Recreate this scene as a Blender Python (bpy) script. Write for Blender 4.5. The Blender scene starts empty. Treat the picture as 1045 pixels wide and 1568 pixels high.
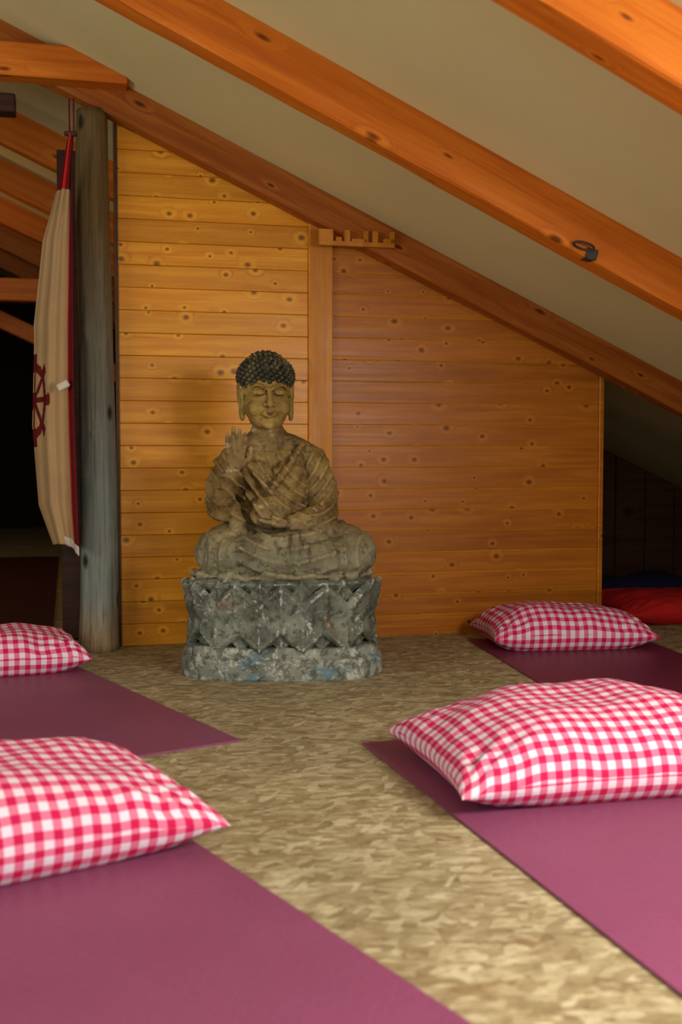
import bpy, bmesh, math, random
import numpy as np
from mathutils import Vector, Matrix, noise as mn
random.seed(4)
sc=bpy.context.scene
try:
    sc.view_settings.view_transform='Standard'
except Exception: pass

A=math.radians(13.5); OX,OY=-0.756,3.90
SL=math.atan(0.459)
def zc(u): return 1.891-0.459*u
ROOM=Matrix.Translation((OX,OY,0))@Matrix.Rotation(A,4,'Z')
def RW(u,v,z): return ROOM@Vector((u,v,z))

# ---------------------------------------------------------------- node helpers
class G:
    def __init__(s,name):
        s.m=bpy.data.materials.new(name); s.m.use_nodes=True
        s.nt=s.m.node_tree; s.b=s.nt.nodes['Principled BSDF']
    def n(s,t,**kw):
        nd=s.nt.nodes.new(t)
        for k,v in kw.items(): setattr(nd,k,v)
        return nd
    def l(s,a,b): s.nt.links.new(a,b)
    def inp(s,sock,v):
        if isinstance(v,bpy.types.NodeSocket): s.l(v,sock)
        elif v is not None:
            if hasattr(sock.default_value,'__len__') and not hasattr(v,'__len__'): sock.default_value=[v]*len(sock.default_value)
            elif hasattr(sock.default_value,'__len__') and len(sock.default_value)==4 and len(v)==3: sock.default_value=(*v,1)
            else: sock.default_value=v
    def obj(s): return s.n('ShaderNodeTexCoord').outputs['Object']
    def map(s,vec,loc=(0,0,0),rot=(0,0,0),sc=(1,1,1)):
        m=s.n('ShaderNodeMapping'); s.l(vec,m.inputs[0])
        m.inputs[1].default_value=loc; m.inputs[2].default_value=rot; m.inputs[3].default_value=sc
        return m.outputs[0]
    def noise(s,vec,scale,detail=4,rough=.55,dist=0):
        t=s.n('ShaderNodeTexNoise'); s.l(vec,t.inputs['Vector'])
        t.inputs['Scale'].default_value=scale; t.inputs['Detail'].default_value=detail
        t.inputs['Roughness'].default_value=rough; t.inputs['Distortion'].default_value=dist
        return t.outputs[0]
    def vor(s,vec,scale,feature='F1',rnd=1,dim='3D'):
        t=s.n('ShaderNodeTexVoronoi',feature=feature,voronoi_dimensions=dim); s.l(vec,t.inputs['Vector'])
        t.inputs['Scale'].default_value=scale; t.inputs['Randomness'].default_value=rnd
        return t
    def ramp(s,f,pts,interp='LINEAR'):
        r=s.n('ShaderNodeValToRGB'); r.color_ramp.interpolation=interp
        e=r.color_ramp.elements
        while len(e)<len(pts): e.new(.5)
        for i,(p,c) in enumerate(pts):
            e[i].position=p
            if not hasattr(c,'__len__'): c=(c,c,c)
            e[i].color=(*c,1)
        s.l(f,r.inputs[0]); return r.outputs[0]
    def mix(s,f,a,b,bt='MIX'):
        m=s.n('ShaderNodeMix',data_type='RGBA',blend_type=bt)
        s.inp(m.inputs[0],f); s.inp(m.inputs[6],a); s.inp(m.inputs[7],b)
        return m.outputs[2]
    def math(s,op,a,b=None,c=None):
        m=s.n('ShaderNodeMath',operation=op); s.inp(m.inputs[0],a)
        if b is not None: s.inp(m.inputs[1],b)
        if c is not None: s.inp(m.inputs[2],c)
        return m.outputs[0]
    def vadd(s,a,b):
        m=s.n('ShaderNodeVectorMath',operation='ADD'); s.inp(m.inputs[0],a); s.inp(m.inputs[1],b); return m.outputs[0]
    def sep(s,v):
        m=s.n('ShaderNodeSeparateXYZ'); s.l(v,m.inputs[0]); return m.outputs
    def comb(s,x,y,z):
        m=s.n('ShaderNodeCombineXYZ'); s.inp(m.inputs[0],x); s.inp(m.inputs[1],y); s.inp(m.inputs[2],z); return m.outputs[0]
    def bump(s,h,strength=.3,dist=.01):
        b=s.n('ShaderNodeBump'); b.inputs['Strength'].default_value=strength; b.inputs['Distance'].default_value=dist
        s.l(h,b.inputs['Height']); s.l(b.outputs[0],s.b.inputs['Normal'])
    def out(s,col,rough=.6,spec=.4):
        s.inp(s.b.inputs['Base Color'],col); s.inp(s.b.inputs['Roughness'],rough)
        s.b.inputs['Specular IOR Level'].default_value=spec
        return s.m

def wood(name,dark,mid,light,pitch=None,rough=.42,kscale=(9,13),kdens=.45,ksize=.09,spec=.25,grain=(1.2,16,16)):
    g=G(name); o=g.obj(); x,y,z=g.sep(o)
    if pitch:
        bid=g.math('FLOOR',g.math('DIVIDE',z,pitch))
        wn=g.n('ShaderNodeTexWhiteNoise',noise_dimensions='1D'); g.l(bid,wn.inputs['W']); r=wn.outputs['Value']
        ox=g.math('MULTIPLY',r,7.3); vec=g.comb(g.math('ADD',x,ox),y,z)
    else: vec=o; r=None
    kx,ky,kz=g.sep(vec)
    kv=g.comb(g.math('MULTIPLY',kx,kscale[0]),g.math('MULTIPLY',g.math('ADD',kz,ky),kscale[1]),0)
    v=g.vor(kv,1.0,dim='2D',rnd=1)
    d=v.outputs['Distance']; cs=g.sep(v.outputs['Color']); on=g.math('GREATER_THAN',cs[0],1-kdens)
    d=g.math('DIVIDE',d,g.math('ADD',.55,g.math('MULTIPLY',cs[1],.8)))
    dd=g.math('ADD',d,g.math('MULTIPLY',g.math('SUBTRACT',1,on),2))
    halo=g.ramp(dd,[(0,1),(ksize*3.5,0)])
    gv=g.map(vec,sc=grain)
    warp=g.comb(0,g.math('MULTIPLY',halo,.9),g.math('MULTIPLY',halo,.9))
    gv=g.vadd(gv,warp)
    n1=g.noise(gv,2.2,5,.6,.4)
    n2=g.noise(g.map(vec,sc=(grain[0]*.6,grain[1]*5,grain[2]*5)),2.0,3)
    n3=g.noise(vec,2.0,2)
    c=g.ramp(n1,[(.3,dark),(.48,mid),(.7,light)])
    c=g.mix(.22,c,g.ramp(n2,[(.35,dark),(.65,light)]))
    c=g.mix(g.math('MULTIPLY',n3,.45),c,mid)
    if r is not None:
        c=g.mix(1,c,g.ramp(r,[(0,.80),(1,1.0)]),'MULTIPLY')
    kr=g.ramp(dd,[(ksize*.45,1),(ksize*1.05,0)])
    hl=g.ramp(dd,[(ksize,0),(ksize*1.4,1),(ksize*2.6,0)])
    c=g.mix(g.math('MULTIPLY',hl,.45),c,light)
    kcol=tuple(q*.30 for q in dark)
    c=g.mix(g.math('MULTIPLY',kr,.85),c,kcol)
    g.bump(g.math('ADD',n1,g.math('MULTIPLY',n2,.6)),.10,.004)
    return g.out(c,g.ramp(n2,[(.3,rough-.06),(.7,rough+.1)]),spec)

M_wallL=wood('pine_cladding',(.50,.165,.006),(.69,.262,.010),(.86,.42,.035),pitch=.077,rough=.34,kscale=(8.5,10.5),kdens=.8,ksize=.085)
M_wallR=wood('pine_cladding_shaded',(.30,.082,.003),(.41,.120,.005),(.56,.20,.014),pitch=.077,rough=.36,kscale=(8.5,10.5),kdens=.62,ksize=.080)  # right panel darker: aged tint plus shade put into the colour
M_plank=wood('pine_cover_plank',(.36,.115,.007),(.49,.175,.012),(.63,.27,.028),kscale=(9,4),kdens=.3,ksize=.06,grain=(16,16,1.2))
M_raft=wood('larch_rafter',(.38,.082,.006),(.56,.136,.008),(.72,.235,.022),kscale=(3.6,11),kdens=.4,ksize=.075,grain=(.9,14,14),rough=.42)
M_raftB=wood('aged_rafter',(.19,.046,.006),(.33,.084,.008),(.50,.175,.028),kscale=(4,11),kdens=.45,ksize=.08,grain=(.9,10,14),rough=.5)
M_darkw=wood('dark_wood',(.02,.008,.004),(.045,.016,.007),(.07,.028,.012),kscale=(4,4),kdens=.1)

def plaster():
    g=G('cream_plaster'); o=g.obj()
    n=g.noise(o,1.5,4); n2=g.noise(o,60,3)
    c=g.ramp(n,[(.3,(.63,.57,.29)),(.7,(.71,.65,.35))])
    g.bump(n2,.08,.003)
    return g.out(c,.85,.2)
M_ceil=plaster()

def osb():
    g=G('osb_board_floor'); o=g.obj()
    vals=[];ids=[];eds=[]
    for i,(rz,sx,sy) in enumerate([(.10,21,84),(.7,25,66),(-.5,24,72),(1.35,27,62),(-.15,17,68),(.3,32,90),(-.9,27,64)]):
        a=g.map(o,rot=(0,0,rz)); a=g.map(a,loc=(i*3.7,i*1.3,0),sc=(sx,sy,0))
        v=g.vor(a,1,dim='2D'); s=g.sep(v.outputs['Color']); vals.append(s[0]); ids.append(s[1]); eds.append(v.outputs['Distance'])
    val=vals[0]; ed=eds[0]
    for i,th in [(1,.55),(2,.6),(3,.85),(4,.6),(5,.6),(6,.8)]:
        m=g.math('GREATER_THAN',ids[i],th)
        mm=g.n('ShaderNodeMix',data_type='FLOAT'); g.l(m,mm.inputs[0]); g.l(val,mm.inputs[2]); g.l(vals[i],mm.inputs[3]); val=mm.outputs[0]
        mm=g.n('ShaderNodeMix',data_type='FLOAT'); g.l(m,mm.inputs[0]); g.l(ed,mm.inputs[2]); g.l(eds[i],mm.inputs[3]); ed=mm.outputs[0]
    fine=g.noise(g.map(o,rot=(0,0,.08),sc=(14,130,1)),1.5,4,.7)
    speck=g.noise(o,70,3,.7)
    mid=g.noise(g.map(o,sc=(5,9,1)),2,5,.65)
    fl=g.math('ADD',g.math('ADD',g.math('MULTIPLY',val,.26),g.math('MULTIPLY',fine,.34)),g.math('ADD',g.math('MULTIPLY',mid,.36),g.math('MULTIPLY',speck,.18)))
    c=g.ramp(fl,[(.33,(.125,.080,.036)),(.45,(.235,.172,.086)),(.60,(.35,.285,.158)),(.80,(.58,.51,.34))])
    c=g.mix(g.math('MULTIPLY',g.ramp(ed,[(.62,0),(.85,1)]),.35),c,(.10,.068,.03))
    br=g.ramp(g.noise(g.map(o,sc=(9,20,1)),1.5,4,.6),[(.58,0),(.66,1)]); c=g.mix(g.math('MULTIPLY',br,.35),c,(.22,.12,.045))
    big=g.noise(o,2.2,3)
    c=g.mix(1,c,g.ramp(big,[(.3,.8),(.7,1.0)]),'MULTIPLY')
    g.bump(fine,.06,.002)
    return g.out(c,.66,.25)
M_floor=osb()

def gingham():
    g=G('gingham_cotton'); uv=g.n('ShaderNodeUVMap').outputs[0]
    x,y,_=g.sep(uv); P=.031
    def st(a):
        f=g.math('FRACT',g.math('DIVIDE',a,P))
        t=g.math('ABSOLUTE',g.math('SUBTRACT',f,.5))
        return g.ramp(t,[(.245,0),(.275,1)])
    s=g.math('MULTIPLY',g.math('ADD',st(x),st(y)),.5)
    c=g.ramp(s,[(0,(.70,.61,.71)),(.5,(.66,.16,.27)),(1,(.52,.010,.078))])
    w=g.noise(g.map(uv,sc=(900,900,1)),1,1)
    g.bump(w,.15,.001)
    m=g.out(c,.85,.15); 
    return m
M_ging=gingham()

def mat_mat(name,c1,c2):
    g=G(name); o=g.obj()
    n=g.noise(o,3,3); v=g.vor(o,160)
    c=g.mix(n,c1,c2)
    c=g.mix(1,c,g.ramp(v.outputs['Distance'],[(0,.82),(.6,1)]),'MULTIPLY')
    g.bump(v.outputs['Distance'],.35,.0015)
    return g.out(c,.45,.5)
M_mat1=mat_mat('plum_mat_foam',(.195,.042,.100),(.235,.060,.135))
M_mat2=mat_mat('wine_mat_foam',(.17,.018,.058),(.145,.014,.048))

def log():
    g=G('weathered_log'); o=g.obj(); x,y,z=g.sep(o)
    n=g.noise(g.map(o,sc=(9,9,1.0)),2,6,.65,.3); n2=g.noise(g.map(o,sc=(70,70,2.2)),2,4,.6)
    v=g.vor(g.map(o,sc=(9,9,5)),1); on=g.math('GREATER_THAN',g.sep(v.outputs['Color'])[0],.45)
    dd=g.math('ADD',v.outputs['Distance'],g.math('MULTIPLY',g.math('SUBTRACT',1,on),2))
    low=g.ramp(n,[(.3,(.09,.105,.093)),(.7,(.20,.225,.19))])
    top=g.ramp(n,[(.3,(.075,.044,.013)),(.7,(.165,.105,.036))])
    foot=g.ramp(n,[(.3,(.15,.10,.05)),(.7,(.36,.27,.15))])
    c=g.mix(g.ramp(g.math('MULTIPLY',z,.5),[(.28,0),(.72,1)]),low,top)
    zf=g.math('ADD',z,g.math('MULTIPLY',n,.12))
    c=g.mix(g.ramp(zf,[(.1,1),(.24,0)]),c,foot)
    c=g.mix(g.math('MULTIPLY',g.ramp(n2,[(.35,1),(.47,0)]),.55),c,(.045,.036,.022))
    c=g.mix(g.ramp(dd,[(.11,1),(.19,0)]),c,(.016,.010,.007))
    g.bump(g.math('ADD',n,n2),.4,.006)
    return g.out(c,.7,.25)
M_log=log()

def simple(name,c,rough=.7,spec=.3,nscale=20,amt=.25,bump=.1):
    g=G(name); o=g.obj(); n=g.noise(o,nscale,4)
    cc=g.mix(n,tuple(q*(1-amt) for q in c),tuple(q*(1+amt) for q in c))
    if bump: g.bump(n,bump,.004)
    return g.out(cc,rough,spec)
M_cream=simple('banner_cloth',(.34,.22,.105),.85,.1,9,.15)
M_maroon=simple('maroon_print',(.10,.008,.010),.85,.1)
M_red=simple('red_cloth',(.45,.012,.010),.8,.2)
M_blue=simple('blue_cloth',(.008,.010,.04),.8,.2)
M_white=simple('white_hem',(.50,.45,.37),.8,.1)
M_iron=simple('iron',(.03,.02,.015),.5,.5)
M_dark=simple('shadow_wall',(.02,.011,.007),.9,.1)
M_floor_shade=simple('floor_shade_brown',(.06,.020,.014),.9,.1)  # dark red-brown standing in for the unlit left floor

def stone(kind):
    g=G('statue_'+kind); o=g.obj(); x,y,z=g.sep(o)
    n=g.noise(o,9,6,.65,.3); n2=g.noise(o,38,5,.7,.2); n3=g.noise(g.vadd(o,(5,3,1)),24,6,.75,.4); n4=g.noise(g.vadd(o,(1,7,2)),120,3)
    geo=g.n('ShaderNodeNewGeometry'); pt=geo.outputs['Pointiness']
    pe=g.ramp(pt,[(.51,0),(.58,1)]); pc=g.ramp(pt,[(.41,1),(.49,0)])  # pc paints crease shade into the colour; pe lightens raised edges
    if kind=='body':
        up=g.ramp(n,[(.28,(.075,.042,.011)),(.5,(.190,.115,.031)),(.72,(.34,.225,.066))])
        lo=g.ramp(n,[(.28,(.085,.078,.048)),(.5,(.18,.165,.10)),(.72,(.31,.29,.18))])
        c=g.mix(g.ramp(z,[(.36,0),(.50,1)]),lo,up)
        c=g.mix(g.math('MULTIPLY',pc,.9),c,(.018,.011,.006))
        c=g.mix(g.math('MULTIPLY',pe,.45),c,(.42,.32,.15))
        dk=g.ramp(n2,[(.38,1),(.46,0)]); c=g.mix(g.math('MULTIPLY',dk,.62),c,(.030,.020,.011))
        wh=g.math('MULTIPLY',g.ramp(n3,[(.60,0),(.64,1)]),g.ramp(n2,[(.45,0),(.55,1)]))
        c=g.mix(g.math('MULTIPLY',wh,.7),c,(.46,.41,.30))
    elif kind=='head':
        c=g.ramp(n,[(.28,(.15,.088,.017)),(.5,(.28,.175,.036)),(.72,(.40,.275,.068))])
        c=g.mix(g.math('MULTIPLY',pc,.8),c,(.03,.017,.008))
        c=g.mix(g.math('MULTIPLY',g.ramp(n2,[(.36,1),(.45,0)]),.45),c,(.065,.038,.014))
        nw=g.ramp(z,[(.735,1),(.76,0)]); wh=g.math('MULTIPLY',g.ramp(n3,[(.5,0),(.56,1)]),nw)
        c=g.mix(g.math('MULTIPLY',wh,.7),c,(.45,.38,.28))
    elif kind=='hair':
        c=g.ramp(n,[(.3,(.012,.012,.008)),(.55,(.034,.032,.020)),(.75,(.12,.10,.042))])
        c=g.mix(g.math('MULTIPLY',g.math('MULTIPLY',g.ramp(n2,[(.5,0),(.6,1)]),g.ramp(z,[(.90,.15),(.96,1)])),.7),c,(.26,.19,.07))
    elif kind=='lotus':
        c=g.ramp(n,[(.28,(.045,.052,.038)),(.5,(.12,.132,.10)),(.72,(.24,.255,.20))])
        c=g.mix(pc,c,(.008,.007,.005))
        wh=g.math('MULTIPLY',g.ramp(g.math('ADD',n3,g.math('MULTIPLY',pe,.24)),[(.59,0),(.64,1)]),g.ramp(n4,[(.38,.2),(.52,1)]))
        c=g.mix(g.math('MULTIPLY',wh,.75),c,(.48,.50,.42))
        dk=g.ramp(n2,[(.40,1),(.47,0)]); c=g.mix(g.math('MULTIPLY',dk,.65),c,(.022,.024,.017))
        br=g.ramp(g.noise(g.vadd(o,(9,9,9)),11,3),[(.60,0),(.66,1)]); c=g.mix(g.math('MULTIPLY',br,.5),c,(.13,.07,.035))
    else:
        c=g.ramp(n,[(.28,(.085,.10,.08)),(.5,(.19,.205,.165)),(.72,(.33,.345,.285))])
        wh=g.ramp(n3,[(.53,0),(.58,1)]); c=g.mix(g.math('MULTIPLY',wh,.7),c,(.50,.51,.45))
        bl=g.ramp(g.noise(g.map(g.vadd(o,(3,9,4)),sc=(7,7,16)),1.2,5,.7),[(.57,0),(.62,1)]); c=g.mix(g.math('MULTIPLY',bl,.75),c,(.06,.16,.22))
        dk=g.ramp(n2,[(.42,1),(.50,0)]); c=g.mix(g.math('MULTIPLY',dk,.7),c,(.04,.04,.032))
    g.bump(g.math('ADD',n2,g.math('MULTIPLY',n3,.8)),.55,.007)
    return g.out(c,.62 if kind!='hair' else .4,.35)
M_body,M_head,M_hair,M_lotus,M_plinth=[stone(k) for k in('body','head','hair','lotus','plinth')]
M_lip=simple('lip_paint',(.15,.06,.032),.6,.3); M_eye=simple('eye_line_paint',(.025,.015,.010),.6,.3)

# ---------------------------------------------------------------- mesh helpers
def new(name,mesh,mats,mw=None,parent=None,smooth=False):
    o=bpy.data.objects.new(name,mesh); sc.collection.objects.link(o)
    for m in (mats if isinstance(mats,(list,tuple)) else [mats]): mesh.materials.append(m)
    if parent: o.parent=parent
    if mw is not None: o.matrix_world=mw
    if smooth:
        for p in mesh.polygons: p.use_smooth=True
    return o
def bm_obj(bm,name,mats,mw=None,parent=None,smooth=False):
    me=bpy.data.meshes.new(name); bm.normal_update(); bm.to_mesh(me); bm.free()
    return new(name,me,mats,mw,parent,smooth)
def box(bm,x0,x1,y0,y1,z0,z1,bev=0,mi=0):
    r=bmesh.ops.create_cube(bm,size=1)
    for v in r['verts']:
        v.co=Vector((x0+(v.co.x+.5)*(x1-x0),y0+(v.co.y+.5)*(y1-y0),z0+(v.co.z+.5)*(z1-z0)))
    fs=set(f for v in r['verts'] for f in v.link_faces)
    for f in fs: f.material_index=mi
    if bev:
        es=list(set(e for v in r['verts'] for e in v.link_edges))
        bmesh.ops.bevel(bm,geom=es,offset=bev,segments=1,affect='EDGES')
def cut(bm,co,no):
    r=bmesh.ops.bisect_plane(bm,geom=bm.verts[:]+bm.edges[:]+bm.faces[:],plane_co=co,plane_no=no,clear_outer=True)
    bmesh.ops.holes_fill(bm,edges=bm.edges[:])

# ---------------------------------------------------------------- room shell
bm=bmesh.new(); box(bm,-4,4.4,-5.5,6.5,-.05,0); bm_obj(bm,'floor',M_floor,ROOM)
RS=math.sin(SL); RC=math.cos(SL)
bm=bmesh.new()
u0,u1=-2.2,4.1
vs=[]
for v_ in(-5.5,6.5):
    for (uu,dz) in((u0,0),(u1,0),(u1,.06),(u0,.06)): vs.append(bm.verts.new((uu,v_,zc(uu)+dz)))
for f in((0,1,2,3),(7,6,5,4),(0,4,5,1),(1,5,6,2),(2,6,7,3),(3,7,4,0)): bm.faces.new([vs[i] for i in f])
bmesh.ops.recalc_face_normals(bm,faces=bm.faces)
bm_obj(bm,'ceiling',M_ceil,ROOM)
bm=bmesh.new(); zr=zc(u0); vs=[]
for v_ in(-5.5,6.5):
    for (uu,z) in((u0,zr),(-4,zr-.459*1.8),(-4,zr-.459*1.8+.06),(u0,zr+.06)): vs.append(bm.verts.new((uu,v_,z)))
for f in((0,1,2,3),(7,6,5,4),(0,4,5,1),(1,5,6,2),(2,6,7,3),(3,7,4,0)): bm.faces.new([vs[i] for i in f])
bmesh.ops.recalc_face_normals(bm,faces=bm.faces)
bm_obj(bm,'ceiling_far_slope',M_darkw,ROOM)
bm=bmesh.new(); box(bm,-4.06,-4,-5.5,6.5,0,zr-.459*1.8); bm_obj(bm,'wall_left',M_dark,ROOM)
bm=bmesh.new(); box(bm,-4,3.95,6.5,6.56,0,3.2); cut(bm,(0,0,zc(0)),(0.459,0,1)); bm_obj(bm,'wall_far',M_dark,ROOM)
bm=bmesh.new()
for i in range(14):
    box(bm,1.3+i*.16,1.3+i*.16+.155,1.1,1.13,0,1.6,.004)
cut(bm,(0,0,zc(0)-.125),(0.459,0,1)); bm_obj(bm,'wall_alcove',M_darkw,ROOM)  # dark boards: the shade under the eave is put into their colour

# clad wall
PITCH=.077; UW=1.78
def cladding(ua,ub,mi,bm):
    z=0
    while z<1.95:
        box(bm,ua,ub,0,.022,z+.0004,z+PITCH-.0006,.0020,mi); z+=PITCH
bm=bmesh.new()
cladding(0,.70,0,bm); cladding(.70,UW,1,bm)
box(bm,0,UW,.02,.05,0,1.95,0,2)
box(bm,UW,UW+.018,-.008,.052,0,1.95,.002,1)
box(bm,.658,.744,-.016,.004,0,1.95,.003,3)
box(bm,-.012,0.0,-.004,.05,0,1.95,.001,2)
cut(bm,(0,0,zc(0)-.002),(0.459,0,1))
bm_obj(bm,'wall_back',[M_wallL,M_wallR,M_darkw,M_plank],ROOM)

# rafters
def rafter(v,h,w,name,mat,ua=-2.1,ub=3.8,seed=0):
    bm=bmesh.new(); L=(ub-ua)/RC; hp=h*RC
    n=60
    rings=[]
    for i in range(n+1):
        x=L*i/n
        ring=[]
        b=.006
        pts=[(0,0),(0,-hp+b),(b,-hp),(w-b,-hp),(w,-hp+b),(w,0)]
        for j,(py,pz) in enumerate(pts):
            dn=mn.noise(Vector((x*2.2,j*3.1+seed*7,seed)))*.006+mn.noise(Vector((x*9,j*5.1,seed+3)))*.0025
            if pz>-.001: dn=0
            ring.append(bm.verts.new((x,py+ (dn*.4),pz+dn-.0005)))
        rings.append(ring)
    for i in range(n):
        for j in range(5): bm.faces.new((rings[i][j],rings[i+1][j],rings[i+1][j+1],rings[i][j+1]))
        bm.faces.new((rings[i][5],rings[i+1][5],rings[i+1][0],rings[i][0]))
    bm.faces.new(rings[0]); bm.faces.new(rings[-1][::-1])
    bmesh.ops.recalc_face_normals(bm,faces=bm.faces)
    mw=ROOM@Matrix.Translation((ua,v,zc(ua)))@Matrix.Rotation(SL,4,'Y')
    bm_obj(bm,name,mat,mw)
rafter(-.085,.118,.083,'rafter',M_raftB,seed=1)
rafter(-1.09,.140,.085,'rafter',M_raft,seed=2)
rafter(-2.07,.140,.085,'rafter',M_raft,seed=3)
rafter(-3.1,.140,.085,'rafter',M_raft,seed=4)
for k,v in enumerate((.93,1.9,2.9,3.9,4.9)): rafter(v,.15,.09,'rafter',M_raft,ub=.6,seed=5+k)
bm=bmesh.new(); box(bm,-2.6,.03,-.17,-.088,1.86,1.965,.005); cut(bm,(0,0,zc(0)-.001),(0.459,0,1)); bm_obj(bm,'tie_beam',M_raft,ROOM)
bm=bmesh.new(); box(bm,-2.4,-.33,.02,.10,1.80,1.86,.004); bm_obj(bm,'cross_batten',M_darkw,ROOM)
bm=bmesh.new(); box(bm,-3,-.25,2.4,2.5,1.48,1.60,.005); bm_obj(bm,'tie_beam',M_raft,ROOM)
bm=bmesh.new(); box(bm,-1.2,1.2,0,.08,0,.1,.005)
bm_obj(bm,'roof_brace',M_raft,ROOM@Matrix.Translation((-.6,3.4,1.45))@Matrix.Rotation(SL,4,'Y'))
bm=bmesh.new(); box(bm,-3.4,-.24,.02,3.5,0.0003,.008,.001); bm_obj(bm,'floor_shade_sheet',M_floor_shade,ROOM)  # not a real rug: added sheet that darkens the unlit left floor

# peg rail
bm=bmesh.new()
zb=1.383
box(bm,.675,.945,-.108,-.0865,zb,zb+.016,.001)
for (a,b,h0,h1) in((.675,.725,.016,.055),(.735,.755,.016,.03),(.765,.785,.016,.055),(.79,.845,.016,.026),(.835,.85,.016,.055),(.865,.885,.016,.055),(.905,.945,.016,.03),(.93,.945,.016,.055)):
    box(bm,a,b,-.108,-.0865,zb+h0-.001,zb+h1,.001)
bm_obj(bm,'peg_rail',M_plank,ROOM)

# iron bracket with a flat ring, on the middle rafter's lower edge
uu=1.19
root=bpy.data.objects.new('iron_bracket',None); sc.collection.objects.link(root)
RM=ROOM@Matrix.Translation((uu,-1.09,zc(uu)-.122))@Matrix.Rotation(SL*.6,4,'Y')
root.matrix_world=RM
bm=bmesh.new(); box(bm,.012,.045,-.006,.0,-.022,.006,.0015); box(bm,.015,.040,-.006,.03,-.024,-.019,.001)
o=bm_obj(bm,'plate',M_iron); o.parent=root
cu=bpy.data.curves.new('ring','CURVE'); cu.dimensions='3D'; cu.bevel_depth=.0032
s=cu.splines.new('POLY'); pts=[]
for i in range(17):
    t=i/16*2*math.pi
    pts.append((-.005+.030*math.cos(t),-.016-.012*math.sin(t),.006*math.sin(t)+.002))
s.points.add(len(pts)-1)
for p,q in zip(s.points,pts): p.co=(*q,1)
o=bpy.data.objects.new('ring',cu); sc.collection.objects.link(o); cu.materials.append(M_iron); o.parent=root

# log post
bm=bmesh.new(); N=40; K=70; H=1.80; rings=[]
knots=[(random.uniform(.1,1.7),random.uniform(0,6.28)) for _ in range(14)]
for k in range(K+1):
    z=H*k/K; r=.065-.016*(z/H)+.005*max(0,1-z/.15)
    cx=.006*math.sin(z*3.1); cy=.004*math.cos(z*2.3); ring=[]
    for i in range(N):
        a=2*math.pi*i/N
        rr=r+mn.noise(Vector((math.cos(a)*1.5,math.sin(a)*1.5,z*1.6)))*.007+mn.noise(Vector((math.cos(a)*6,math.sin(a)*6,z*2)))*.0025
        for (kz,ka) in knots:
            d=math.hypot((z-kz),(math.remainder(a-ka,2*math.pi))*r)
            rr+=.006*math.exp(-(d/.018)**2)
        ring.append(bm.verts.new((cx+rr*math.cos(a),cy+rr*math.sin(a),z)))
    rings.append(ring)
for k in range(K):
    for i in range(N): bm.faces.new((rings[k][i],rings[k][(i+1)%N],rings[k+1][(i+1)%N],rings[k+1][i]))
bm.faces.new(rings[0][::-1]); bm.faces.new(rings[-1])
bm_obj(bm,'log_post',M_log,Matrix.Translation((-.822,3.84,0)),smooth=True)
bm=bmesh.new(); box(bm,-.20,-.13,.16,.23,0.008,1.72,.003); bm_obj(bm,'square_post',M_darkw,ROOM)

# ---------------------------------------------------------------- hanging banner
def banner():
    nu,nv=70,220; me=bpy.data.meshes.new('banner_cloth_panel')
    ztop,zbot=1.69,.36
    left=[(0,-.872),(.12,-.915),(.25,-.975),(.45,-1.018),(.7,-1.030),(.9,-1.012),(1,-.965)]
    right=[(0,-.858),(.1,-.862),(.3,-.862),(.6,-.864),(1,-.852)]
    def ip(tab,t): return float(np.interp(t,[a for a,b in tab],[b for a,b in tab]))
    V=[];F=[];MI=[]
    for j in range(nv+1):
        t=j/nv; z=ztop+(zbot-ztop)*t; l=ip(left,t); r=ip(right,t)
        for i in range(nu+1):
            s=i/nu
            x=l+(r-l)*s
            y=3.70+.10*(1-s)*min(1,t*2)+.012*math.sin(s*9+t*1.5)*(.4+.6*t)+.005*math.sin(s*23+t*3)
            V.append((x,y,z-.03*s*t+.02*math.sin(s*3)*t))
    for j in range(nv):
        t=(j+.5)/nv
        for i in range(nu):
            s=(i+.5)/nu; a=j*(nu+1)+i
            F.append((a,a+1,a+nu+2,a+nu+1))
            m=0
            if s>.84: m=2
            if s>.88: m=1
            if t<.13 : m=1 if (s<.3 or s>.55) else 2
            W=.40; dx=(s-.05)*W; dz=(t-.64)*1.33; d=math.hypot(dx,dz*1.0)
            if .095<d<.125 or d<.03: m=1
            if d<.11:
                an=math.atan2(dz,dx); k=an/(math.pi/4)
                if abs(k-round(k))*(math.pi/4)*d<.010: m=1
            if .12<=d<.155:
                an=math.atan2(dz,dx); k=an/(math.pi/4)
                if abs(k-round(k))<.18: m=1
            if t>.975 : m=3 if s>.5 else 0
            MI.append(m)
    me.from_pydata(V,[],F)
    o=new('banner_cloth_panel',me,[M_cream,M_maroon,M_red,M_white],smooth=True)
    for p,m in zip(me.polygons,MI): p.material_index=m
    md=o.modifiers.new('s','SOLIDIFY'); md.thickness=.003
    return o
root=bpy.data.objects.new('hanging_banner',None); sc.collection.objects.link(root)
b=banner(); b.parent=root
bm=bmesh.new(); box(bm,-.885,-.845,3.69,3.705,1.68,1.695,.003); bm_obj(bm,'banner_rod',M_darkw,parent=root)
bm=bmesh.new(); box(bm,-.02,.02,-.008,.008,-.012,.012,.004); bm_obj(bm,'toggle',M_white,Matrix.Translation((-.895,3.68,.885))@Matrix.Rotation(-.5,4,'Y'),parent=root)
bm=bmesh.new()
for i in range(2): 
    box(bm,-.872+i*.014,-.868+i*.014,3.70,3.706,1.68,1.8)
bm_obj(bm,'banner_cord',M_maroon,parent=root)

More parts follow.
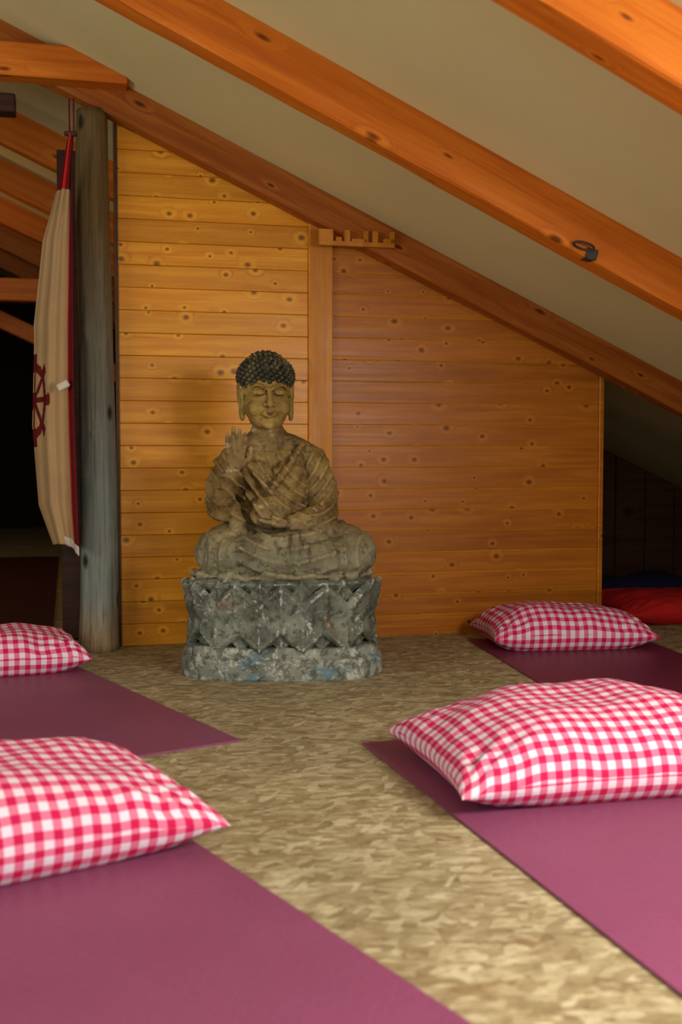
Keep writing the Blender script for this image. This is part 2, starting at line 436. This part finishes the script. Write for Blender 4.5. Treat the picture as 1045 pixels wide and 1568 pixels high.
# ---------------------------------------------------------------- mats
def ymat(corner,e_long,L,e_w,W,mat,seed):
    el=Vector((math.cos(e_long),math.sin(e_long))); ew=Vector((math.cos(e_w),math.sin(e_w)))
    bm=bmesh.new(); n=30; m=12; th=.005
    top=[];bot=[]
    for i in range(n+1):
        tr=[];br=[]
        for j in range(m+1):
            p=Vector(corner)+el*(L*i/n)+ew*(W*j/m)
            tr.append(bm.verts.new((p.x,p.y,th))); br.append(bm.verts.new((p.x,p.y,0.0003)))
        top.append(tr);bot.append(br)
    for i in range(n):
        for j in range(m):
            bm.faces.new((top[i][j],top[i+1][j],top[i+1][j+1],top[i][j+1]))
            bm.faces.new((bot[i][j],bot[i][j+1],bot[i+1][j+1],bot[i+1][j]))
        bm.faces.new((top[i][0],bot[i][0],bot[i+1][0],top[i+1][0])); bm.faces.new((top[i][m],top[i+1][m],bot[i+1][m],bot[i][m]))
    for j in range(m):
        bm.faces.new((top[0][j],top[0][j+1],bot[0][j+1],bot[0][j])); bm.faces.new((top[n][j],bot[n][j],bot[n][j+1],top[n][j+1]))
    bmesh.ops.recalc_face_normals(bm,faces=bm.faces)
    bm_obj(bm,'yoga_mat',mat)
D=math.radians
ymat((.049,2.58),D(-73),1.8,D(17),.60,M_mat1,1)
ymat((.453,4.03),D(-81),1.25,D(9),.62,M_mat2,2)
ymat((-.234,2.606),D(123),1.3,D(213),.62,M_mat1,3)
ymat((-.27,1.945),D(-57),1.7,D(213),.62,M_mat1,4)

# ---------------------------------------------------------------- pillows
def pillow(cx,cy,rot,W,Dp,Ht,seed,tilt=0,mat=M_ging,name='gingham_cushion',z0=.0055,sag=(0,0)):
    n=84; zs=.055
    def P(s,t,side):
        ps=max(0,1-abs(s)**3.2); pt=max(0,1-abs(t)**3.2)
        p=(ps*pt)**.5
        x=W/2*s*(1-.06*(1-t*t)*abs(s)**2); y=Dp/2*t*(1-.075*(1-s*s)*abs(t)**2)
        crease=mn.noise(Vector((x*7+seed*5,y*7,3.3)))*.014+mn.noise(Vector((x*18,y*18,seed*2.2)))*.005
        ang=math.atan2(abs(t)*1.0-1.0,abs(s)-1.0)
        dc=math.hypot(abs(s)-1,abs(t)-1)
        rad=math.sin(ang*14+seed)*.0042*math.exp(-((dc-.35)/.22)**2)
        m_=max(abs(s),abs(t))
        edgew=.005*math.sin((s if abs(t)>abs(s) else t)*26+seed*3)*max(0,(m_-.72)/.28)*(1-m_)*6
        if side>0:
            z=zs+(Ht-zs)*(p*.78+.22*p**3)*(1+.12*math.sin(s*2+seed))+ (crease+rad)*min(1,p*2.2)+edgew
            z+=-.02*math.exp(-((s-sag[0])**2+(t-sag[1])**2)/.12)*(1 if sag!=(0,0) else .4)
        else:
            z=zs-.085*p+(crease*.2+rad*.6)*p
            z=max(0,z)
        corner=(abs(s)*abs(t))**5
        z=z-zs*.25*corner if side>0 else max(0,z-zs*.25*corner)
        return (x,y,z)
    ss=[math.sin(math.pi/2*(2*i/n-1)) for i in range(n+1)]
    V=[];F=[];UV={}
    def grid(side):
        base=len(V); g=np.zeros((n+1,n+1,3))
        for i,s in enumerate(ss):
            for j,t in enumerate(ss):
                g[i,j]=P(s,t,side)
        for i in range(n+1):
            for j in range(n+1): V.append(tuple(g[i,j]))
        c=n//2
        d1=np.linalg.norm(np.diff(g,axis=0),axis=2); d2=np.linalg.norm(np.diff(g,axis=1),axis=2)
        cu=np.vstack([np.zeros((1,n+1)),np.cumsum(d1,axis=0)]); cu-=cu[c:c+1,:]
        cv=np.hstack([np.zeros((n+1,1)),np.cumsum(d2,axis=1)]); cv-=cv[:,c:c+1]
        for i in range(n+1):
            for j in range(n+1): UV[base+i*(n+1)+j]=(cu[i,j],cv[i,j])
        for i in range(n):
            for j in range(n):
                a=base+i*(n+1)+j; q=(a,a+n+1,a+n+2,a+1)
                F.append(q if side>0 else q[::-1])
    grid(1); grid(-1)
    me=bpy.data.meshes.new(name); me.from_pydata(V,[],F)
    ul=me.uv_layers.new(name='UVMap')
    for lp in me.loops: ul.data[lp.index].uv=UV[lp.vertex_index]
    bm=bmesh.new(); bm.from_mesh(me); bmesh.ops.remove_doubles(bm,verts=bm.verts,dist=.0004); bm.to_mesh(me); bm.free()
    mw=Matrix.Translation((cx,cy,z0))@Matrix.Rotation(rot,4,'Z')@Matrix.Rotation(tilt,4,'Y')
    return new(name,me,mat,mw,smooth=True)
pillow(.50,2.345,D(13),.70,.52,.160,1)
pillow(-.606,1.878,D(33),.70,.47,.150,2)
pillow(.77,3.94,D(7),.57,.36,.140,3)
pillow(-1.08,3.47,D(22),.56,.38,.135,4)
pillow(1.42,4.62,D(10),.75,.50,.12,5,mat=M_red,name='red_cushion',z0=.001)
pillow(1.30,5.06,D(14),.7,.30,.125,6,mat=M_blue,name='blue_cushion',z0=.001)

# ---------------------------------------------------------------- Buddha statue
ST=bpy.data.objects.new('buddha_statue',None); sc.collection.objects.link(ST)
ST.location=(-.183,3.515,0); ST.rotation_euler=(0,0,D(2))
def blob(bm,c,r,rot=None,sub=2,fn=None):
    if not hasattr(r,'__len__'): r=(r,r,r)
    g=bmesh.ops.create_icosphere(bm,subdivisions=sub,radius=1)
    M=(rot if rot else Matrix.Identity(3))
    for v in g['verts']:
        p=v.co.copy()
        if fn: p=fn(p)
        v.co=Vector(c)+M@Vector((p.x*r[0],p.y*r[1],p.z*r[2]))
def rot3(x=0,y=0,z=0):
    return (Matrix.Rotation(D(z),3,'Z')@Matrix.Rotation(D(y),3,'Y')@Matrix.Rotation(D(x),3,'X'))
def tube(bm,pts,rs,sub=2,flat=1):
    P=[Vector(p) for p in pts]
    for k in range(len(P)-1):
        p0=P[max(0,k-1)];p1=P[k];p2=P[k+1];p3=P[min(len(P)-1,k+2)]
        L=(p2-p1).length; st=max(2,int(L/(min(rs[k],rs[k+1])*.36)))
        for i in range(st+1):
            t=i/st
            q=.5*((2*p1)+(-p0+p2)*t+(2*p0-5*p1+4*p2-p3)*t*t+(-p0+3*p1-3*p2+p3)*t**3)
            r=rs[k]*(1-t)+rs[k+1]*t
            blob(bm,q,(r,r*flat,r),sub=sub)
def remesh(bm,name,mat,vox,smooth=4,fn=None,fac=.5):
    me=bpy.data.meshes.new(name+'_src'); bm.to_mesh(me); bm.free()
    o=bpy.data.objects.new(name+'_src',me); sc.collection.objects.link(o)
    m=o.modifiers.new('r','REMESH'); m.mode='VOXEL'; m.voxel_size=vox
    if smooth:
        s=o.modifiers.new('s','SMOOTH'); s.iterations=smooth; s.factor=fac
    dg=bpy.context.evaluated_depsgraph_get(); dg.update()
    me2=bpy.data.meshes.new_from_object(o.evaluated_get(dg)); me2.name=name
    bpy.data.objects.remove(o)
    if fn:
        bm=bmesh.new(); bm.from_mesh(me2); bm.normal_update()
        offs=[fn(v.co,v.normal) for v in bm.verts]
        for v,d in zip(bm.verts,offs): v.co+=v.normal*d
        bm.to_mesh(me2); bm.free()
    me2.materials.clear()
    return new(name,me2,mat,parent=ST,smooth=True)

# plinth
def se(a,rx,ry,n=3.0):
    c,s=math.cos(a),math.sin(a)
    r=(abs(c/rx)**n+abs(s/ry)**n)**(-1/n)
    return r*c,r*s
bm=bmesh.new(); N=160; rows=[(0,1.0),(.006,1.01),(.025,1.012),(.05,1.012),(.060,1.0),(.066,.965),(.090,.955),(.094,.93)]
rings=[]
for k,(z,s) in enumerate(rows):
    rg=[]
    for i in range(N):
        a=2*math.pi*i/N; x,y=se(a,.305*s,.215*s,3.2)
        w=1+mn.noise(Vector((x*9,y*9,z*14)))*.014+mn.noise(Vector((x*30,y*30,z*30)))*.006 if k>0 else 1
        rg.append(bm.verts.new((x*w,y*w,z+ (mn.noise(Vector((x*8,y*8,5)))*.005 if k>1 else 0))))
    rings.append(rg)
for k in range(len(rows)-1):
    for i in range(N): bm.faces.new((rings[k][i],rings[k][(i+1)%N],rings[k+1][(i+1)%N],rings[k+1][i]))
bm.faces.new(rings[0][::-1]); bm.faces.new(rings[-1])
bm_obj(bm,'plinth',M_plinth,parent=ST,smooth=False)

# lotus seat: core drum + leaf petals
bm=bmesh.new()
def drum(bm,rows,n=2.6,N=64):
    rings=[]
    for (z,rx,ry) in rows:
        rings.append([bm.verts.new((*se(2*math.pi*i/N,rx,ry,n),z)) for i in range(N)])
    for k in range(len(rows)-1):
        for i in range(N): bm.faces.new((rings[k][i],rings[k][(i+1)%N],rings[k+1][(i+1)%N],rings[k+1][i]))
    bm.faces.new(rings[0][::-1]); bm.faces.new(rings[-1])
drum(bm,[(.085,.248,.164),(.13,.234,.151),(.17,.231,.148),(.22,.240,.155),(.255,.264,.176),(.282,.282,.191),(.294,.260,.172)])
def petal(bm,a,z0,h,w,th,tilt,push,down=False):
    x,y=se(a,.248+push,.165+push,2.6)
    x2,y2=se(a+.02,.248+push,.165+push,2.6); tv=Vector((x2-x,y2-y,0)).normalized(); nv=Vector((tv.y,-tv.x,0))
    yaw=math.atan2(nv.y,nv.x)+math.pi/2
    R=Matrix.Rotation(yaw,3,'Z')@Matrix.Rotation(tilt,3,'X')
    def f(p):
        q=p.copy(); k=q.z if not down else -q.z
        # broad shoulders that draw in to a point
        q.x*=(1.12-.98*max(0,k+.05)**1.7) if k>-.05 else 1.12
        rim=math.hypot(p.x,p.z)
        if q.y<0:
            q.y*= .84+.34*math.exp(-((rim-.80)/.11)**2)
            q.y-= .36*math.exp(-(p.x/.09)**2)*max(0,1-rim*.8)
        else: q.y*=.5
        if k>.3: q.y-= .8*(k-.3)**2
        if k>.6: q.z*=1.06
        return q
    blob(bm,(x,y,z0),(w,th,h),R,sub=4,fn=f)
NP=12
def arc_angles(n,off):
    pts=[se(2*math.pi*i/400,.28,.19,2.6) for i in range(401)]; d=[0]
    for i in range(400): d.append(d[-1]+math.hypot(pts[i+1][0]-pts[i][0],pts[i+1][1]-pts[i][1]))
    return [2*math.pi*np.interp(((k+off)/n%1)*d[-1],d,np.arange(401))/400 for k in range(n)]
for a in arc_angles(NP,.0): petal(bm,a,.214,.074,.068,.027,D(15),.023)
for a in arc_angles(NP,.5): petal(bm,a,.232,.064,.046,.024,D(14),.008)
for a in arc_angles(NP,.5): petal(bm,a,.142,.066,.066,.027,D(-9),.018,True)
for a in arc_angles(NP,.0): petal(bm,a,.126,.048,.042,.020,D(-8),.006,True)
def lf(p,n): 
    return mn.noise(p*28)*.0018+mn.noise(p*70)*.0015+mn.noise(p*140)*.0008
remesh(bm,'lotus_seat',M_lotus,.0036,1,lf)

# body
bm=bmesh.new()
blob(bm,(.005,.0,.325),(.262,.168,.055),sub=3)
blob(bm,(-.01,.05,.40),(.17,.11,.13),sub=3)
tube(bm,[(-.07,.05,.40),(-.14,.0,.385),(-.188,-.06,.368)],[.085,.080,.072],3)
tube(bm,[(.09,.05,.40),(.16,.0,.385),(.215,-.055,.365)],[.085,.080,.074],3)
tube(bm,[(.21,-.07,.355),(.12,-.125,.35),(.0,-.14,.345),(-.07,-.12,.345)],[.066,.052,.045,.045],3)
tube(bm,[(-.19,-.07,.355),(-.12,-.12,.372),(-.02,-.125,.392),(.07,-.10,.40)],[.064,.048,.040,.038],3)
blob(bm,(.0,-.09,.385),(.12,.07,.045),sub=3)
tube(bm,[(.04,-.125,.405),(.085,-.115,.414),(.125,-.10,.412)],[.022,.024,.018])
blob(bm,(.045,-.168,.37),(.020,.022,.070)); blob(bm,(.072,-.162,.362),(.012,.020,.058))
for i in range(15):
    a=math.pi+math.pi*(i+.5)/15; x,y=se(a,.250,.168,2.4)
    blob(bm,(x,y,.300),(.032,.016,.014+.006*math.sin(i*2.3)),sub=2)
# torso
blob(bm,(-.015,.03,.47),(.125,.092,.12),sub=3)
blob(bm,(-.025,.02,.565),(.128,.084,.115),sub=3)
blob(bm,(-.028,.02,.640),(.128,.066,.058),sub=3)
tube(bm,[(-.15,.02,.640),(-.09,.022,.675),(-.03,.025,.690),(.03,.022,.678),(.092,.02,.642)],[.048,.048,.047,.048,.050],3)
tube(bm,[(-.085,.02,.690),(-.043,.015,.725),(.0,.02,.690)],[.040,.046,.040],3)
tube(bm,[(-.035,.022,.67),(-.042,.012,.72),(-.045,.01,.77)],[.054,.048,.044],3)
blob(bm,(-.075,-.045,.60),(.05,.03,.045)); blob(bm,(.015,-.045,.60),(.05,.03,.045)); blob(bm,(-.03,-.045,.49),(.07,.045,.06))
# right arm (viewer left) raised
tube(bm,[(-.150,.02,.636),(-.180,.005,.575),(-.190,-.03,.515),(-.178,-.065,.497)],[.053,.049,.044,.038],3)
tube(bm,[(-.180,-.062,.497),(-.170,-.100,.545),(-.148,-.130,.600),(-.138,-.138,.628)],[.038,.036,.027,.020],3)
blob(bm,(-.185,-.035,.50),(.036,.05,.028),sub=3)
tube(bm,[(-.205,-.01,.60),(-.216,-.02,.55),(-.205,-.05,.49)],[.018,.02,.018])
tube(bm,[(-.165,-.08,.53),(-.14,-.07,.48),(-.13,-.06,.43)],[.026,.024,.03])
# left arm (viewer right) down to lap
tube(bm,[(.092,.02,.636),(.118,.012,.565),(.128,-.01,.505),(.118,-.045,.478)],[.052,.052,.048,.044],3)
tube(bm,[(.118,-.045,.478),(.075,-.100,.466),(.03,-.132,.460)],[.044,.034,.024],3)
tube(bm,[(.13,-.02,.50),(.125,-.06,.46),(.10,-.09,.43)],[.036,.034,.03],3)
tube(bm,[(.145,.0,.53),(.15,-.03,.47),(.135,-.07,.42)],[.026,.024,.03])
# lap hand
blob(bm,(.0,-.146,.457),(.034,.024,.013))
for i,(dy,L) in enumerate([(-.019,.040),(-.008,.048),(.004,.046),(.015,.036)]):
    tube(bm,[(-.02,-.146+dy,.461),(-.02-L*.6,-.146+dy,.466),(-.02-L,-.146+dy,.471)],[.0085,.0078,.0065])
tube(bm,[(.012,-.158,.463),(-.006,-.168,.473),(-.022,-.166,.479)],[.009,.008,.0065])
# raised hand
blob(bm,(-.130,-.146,.652),(.031,.015,.036),sub=3)
for i,(dx,L,c) in enumerate([(-.0265,.046,-.010),(-.0089,.067,-.006),(.0087,.061,-.006),(.0258,.049,-.010)]):
    tube(bm,[(-.130+dx*.94,-.148,.672),(-.130+dx*1.02,-.153,.676+L*.55),(-.130+dx*1.02,-.150+c,.676+L)],[.0078,.0073,.0058])
tube(bm,[(-.110,-.152,.636),(-.090,-.163,.655),(-.087,-.170,.682)],[.0105,.009,.0068])
# robe edges
tube(bm,[(.060,-.038,.690),(.030,-.066,.640),(-.005,-.084,.590),(-.035,-.092,.550)],[.010,.010,.010,.010])
tube(bm,[(-.115,-.028,.682),(-.098,-.057,.640),(-.068,-.080,.590),(-.035,-.092,.550)],[.010,.010,.010,.010])
K1=Vector((.16,.0,.74)); KL=Vector((-.30,-.1,.36)); KR=Vector((.32,-.1,.36))
def bf(p,n):
    d=mn.noise(p*24)*.0026+mn.noise(p*60)*.0015+mn.noise(p*120)*.0008
    hand=(abs(p.x+.13)<.06 and p.y<-.118 and p.z>.62) or (p.x<.03 and p.x>-.09 and p.y<-.115 and .435<p.z<.50)
    if hand: return d*.15
    w=mn.noise(p*7)*.022
    am=.45+.55*max(0,min(1,.5+mn.noise(p*8+Vector((7,1,2)))*1.6))
    if p.z>.44:
        m=min(1,(p.z-.44)/.03)*(1 if p.z<.66 else max(0,1-(p.z-.66)/.03))
        if n.y<.4:
            r=(Vector((p.x,p.y*.5,p.z))-K1).length+w
            if p.x<-.11: r=(p-Vector((-.02,-.02,.72))).length+w
            if p.x>.075: r=(p-Vector((.04,-.02,.70))).length*.9+w+p.x*.3
            s=math.sin(r*2*math.pi/.030); d+= (max(0,s)**1.5*.0062-max(0,-s)*.0022)*m*am
    else:
        m=min(1,max(0,(.45-p.z)/.02))
        rc=(Vector((p.x*.75,0,p.z))-Vector((.02,0,.53))).length+w*.8
        rk=min((p-KL).length,(p-KR).length)*.9+w
        k=max(0,min(1,(abs(p.x-.01)-.12)/.08))
        s=math.sin(rc*2*math.pi/.036)*(1-k)+math.sin(rk*2*math.pi/.038)*k
        d+=(max(0,s)**1.5*.0064-max(0,-s)*.0024)*m*am
    return d
remesh(bm,'robed_body',M_body,.0034,2,bf)

# head
HR=Matrix.Rotation(D(9),3,'Z'); HC=Vector((-.047,.0,.835))
bm=bmesh.new()
def hb(c,r,rt=None,sub=2,b=None,fn=None):
    blob(b or bm,HC+HR@Vector(c),r,(HR@rt) if rt else HR,sub,fn)
def ht(pts,rs,b=None,sub=2): tube(b or bm,[HC+HR@Vector(p) for p in pts],rs,sub)
hb((0,.012,.035),(.075,.083,.082),sub=3)
hb((0,-.012,-.020),(.072,.071,.066),sub=3)
hb((0,-.020,-.055),(.058,.052,.042),sub=3)
hb((0,-.060,-.082),(.020,.014,.014),sub=3)
for sx in(-1,1):
    hb((.038*sx,-.050,-.030),(.028,.022,.028))
    hb((.031*sx,-.068,.014),(.020,.013,.0125),sub=3)
    ht([(.010*sx,-.078,.026),(.026*sx,-.081,.037),(.046*sx,-.070,.036),(.059*sx,-.052,.024)],[.0055,.0055,.005,.004])
    hb((.0115*sx,-.085,-.022),(.0095,.008,.007))
    hb((.078*sx,.004,.020),(.009,.020,.026),rot3(0,0,-12*sx),sub=3)
    ht([(.080*sx,-.010,.035),(.083*sx,.010,.045),(.084*sx,.022,.022),(.080*sx,.010,-.015),(.077*sx,.0,-.045),(.075*sx,-.006,-.062)],[.005,.006,.006,.007,.0085,.007])
    ht([(.076*sx,-.012,.03),(.076*sx,-.010,-.02),(.074*sx,-.010,-.058)],[.005,.005,.007])
ht([(0,-.078,.022),(0,-.085,.004),(0,-.093,-.014),(0,-.096,-.021)],[.0072,.0080,.0098,.0108])
hb((0,-.078,-.048),(.024,.011,.011))
ht([(-.021,-.075,-.0445),(-.008,-.0865,-.041),(0,-.0865,-.0435),(.008,-.0865,-.041),(.021,-.075,-.0445)],[.003,.0055,.0055,.0055,.003])
ht([(-.014,-.078,-.052),(0,-.0855,-.055),(.014,-.078,-.052)],[.0050,.0075,.0050])
hb((0,.012,-.10),(.049,.046,.04))
remesh(bm,'head',M_head,.0025,3,lambda p,n: mn.noise(p*50)*.0012+mn.noise(p*110)*.0006)
bm=bmesh.new()
ht([(-.018,-.0812,-.0447),(-.007,-.0898,-.0430),(0,-.0900,-.0442),(.007,-.0898,-.0430),(.018,-.0812,-.0447)],[.0016,.0032,.0032,.0032,.0016],bm,1)
ht([(-.011,-.0843,-.052),(0,-.0912,-.0530),(.011,-.0843,-.052)],[.0020,.0036,.0020],bm,1)
me=bpy.data.meshes.new('lips'); bm.to_mesh(me); bm.free(); new('lips',me,M_lip,parent=ST,smooth=True)
bm=bmesh.new()
for sx in(-1,1):
    ht([(.014*sx,-.0795,.011),(.024*sx,-.0830,.0065),(.036*sx,-.0815,.0065),(.048*sx,-.0700,.010)],[.0010,.0016,.0016,.0008],bm,1)
    ht([(.011*sx,-.0830,.027),(.027*sx,-.0855,.0385),(.047*sx,-.0738,.0375),(.060*sx,-.0545,.025)],[.0008,.0012,.0012,.0006],bm,1)
ht([(-.017,-.0835,-.0482),(0,-.0930,-.0487),(.017,-.0835,-.0482)],[.0008,.0010,.0008],bm,1)
me=bpy.data.meshes.new('eye_lines'); bm.to_mesh(me); bm.free(); new('eye_lines',me,M_eye,parent=ST,smooth=True)
# hair
bm=bmesh.new()
hb((0,.016,.068),(.082,.086,.062),sub=3)
hb((0,.020,.112),(.050,.050,.028),sub=3)
cen=[((0,.016,.068),(.083,.087,.063)),((0,.020,.112),(.052,.052,.030))]
for ci,(c,r) in enumerate(cen):
    n=300 if ci==0 else 110
    for i in range(n):
        ph=math.acos(1-2*(i+.5)/n); th=math.pi*(1+5**.5)*i
        d=Vector((math.cos(th)*math.sin(ph),math.sin(th)*math.sin(ph),math.cos(ph)))
        p=Vector(c)+Vector((d.x*r[0],d.y*r[1],d.z*r[2]))
        if ci==1 and d.z<-.05: continue
        hl=.048 if p.y<-.02 else (.03 if p.y<.03 else -.03)
        if p.y<-.02: hl-= .014*min(1,(abs(p.x)/.07))**2*1.2
        if p.z<hl: continue
        if ci==0:
            q=p-Vector(cen[1][0])
            if (q.x/.05)**2+(q.y/.05)**2+(q.z/.028)**2<.9: continue
        rr=.0088 if ci==0 else .0075
        hb(tuple(p),(rr,rr,rr),sub=2)
        hb(tuple(p+d*rr*.75),(rr*.5,rr*.5,rr*.5),sub=1)
me=bpy.data.meshes.new('hair_curls'); bm.to_mesh(me); bm.free(); new('hair_curls',me,M_hair,parent=ST,smooth=True)

# ---------------------------------------------------------------- lights
w=bpy.data.worlds.new('World'); sc.world=w; w.use_nodes=True
w.node_tree.nodes['Background'].inputs[0].default_value=(1,.97,.92,1); w.node_tree.nodes['Background'].inputs[1].default_value=.36
def area(name,loc,target,sx,sy,e,col):
    l=bpy.data.lights.new(name,'AREA'); l.shape='RECTANGLE'; l.size=sx; l.size_y=sy; l.energy=e; l.color=col
    o=bpy.data.objects.new(name,l); sc.collection.objects.link(o); o.location=loc
    d=Vector(target)-Vector(loc); o.rotation_euler=d.to_track_quat('-Z','Y').to_euler(); return o
p=RW(1.35,-3.2,zc(1.35)-.06)
area('skylight_right',p,p+ROOM.to_3x3()@Vector((-1,.45,-.6)),.9,.7,102,(1,.95,.86))
area('fill_rear',RW(-.8,-5.2,1.2),RW(.0,0,1.0),1.6,1.2,20,(1,.97,.92))  # unseen area light behind the camera, added as frontal fill
area('fill_left',RW(-2.9,-2.4,1.1),RW(1.2,-1.2,1.3),1.6,1.1,45,(1,.95,.84))  # area light added at left to brighten the sloped ceiling, no known window
l=bpy.data.lights.new('attic_lamp','POINT'); l.energy=9; l.color=(1,.55,.2); l.shadow_soft_size=.08
o=bpy.data.objects.new('attic_lamp',l); sc.collection.objects.link(o); o.location=RW(-1.4,2.2,1.5)

# ---------------------------------------------------------------- camera
cam=bpy.data.cameras.new('camera'); co=bpy.data.objects.new('camera',cam); sc.collection.objects.link(co); sc.camera=co
cam.sensor_fit='VERTICAL'; cam.sensor_height=36; cam.sensor_width=24; cam.lens=40
co.location=(0,0,.67); co.rotation_euler=(D(87),0,0)
cam.clip_start=.05
cam.dof.use_dof=True; cam.dof.focus_distance=3.5; cam.dof.aperture_fstop=3.5
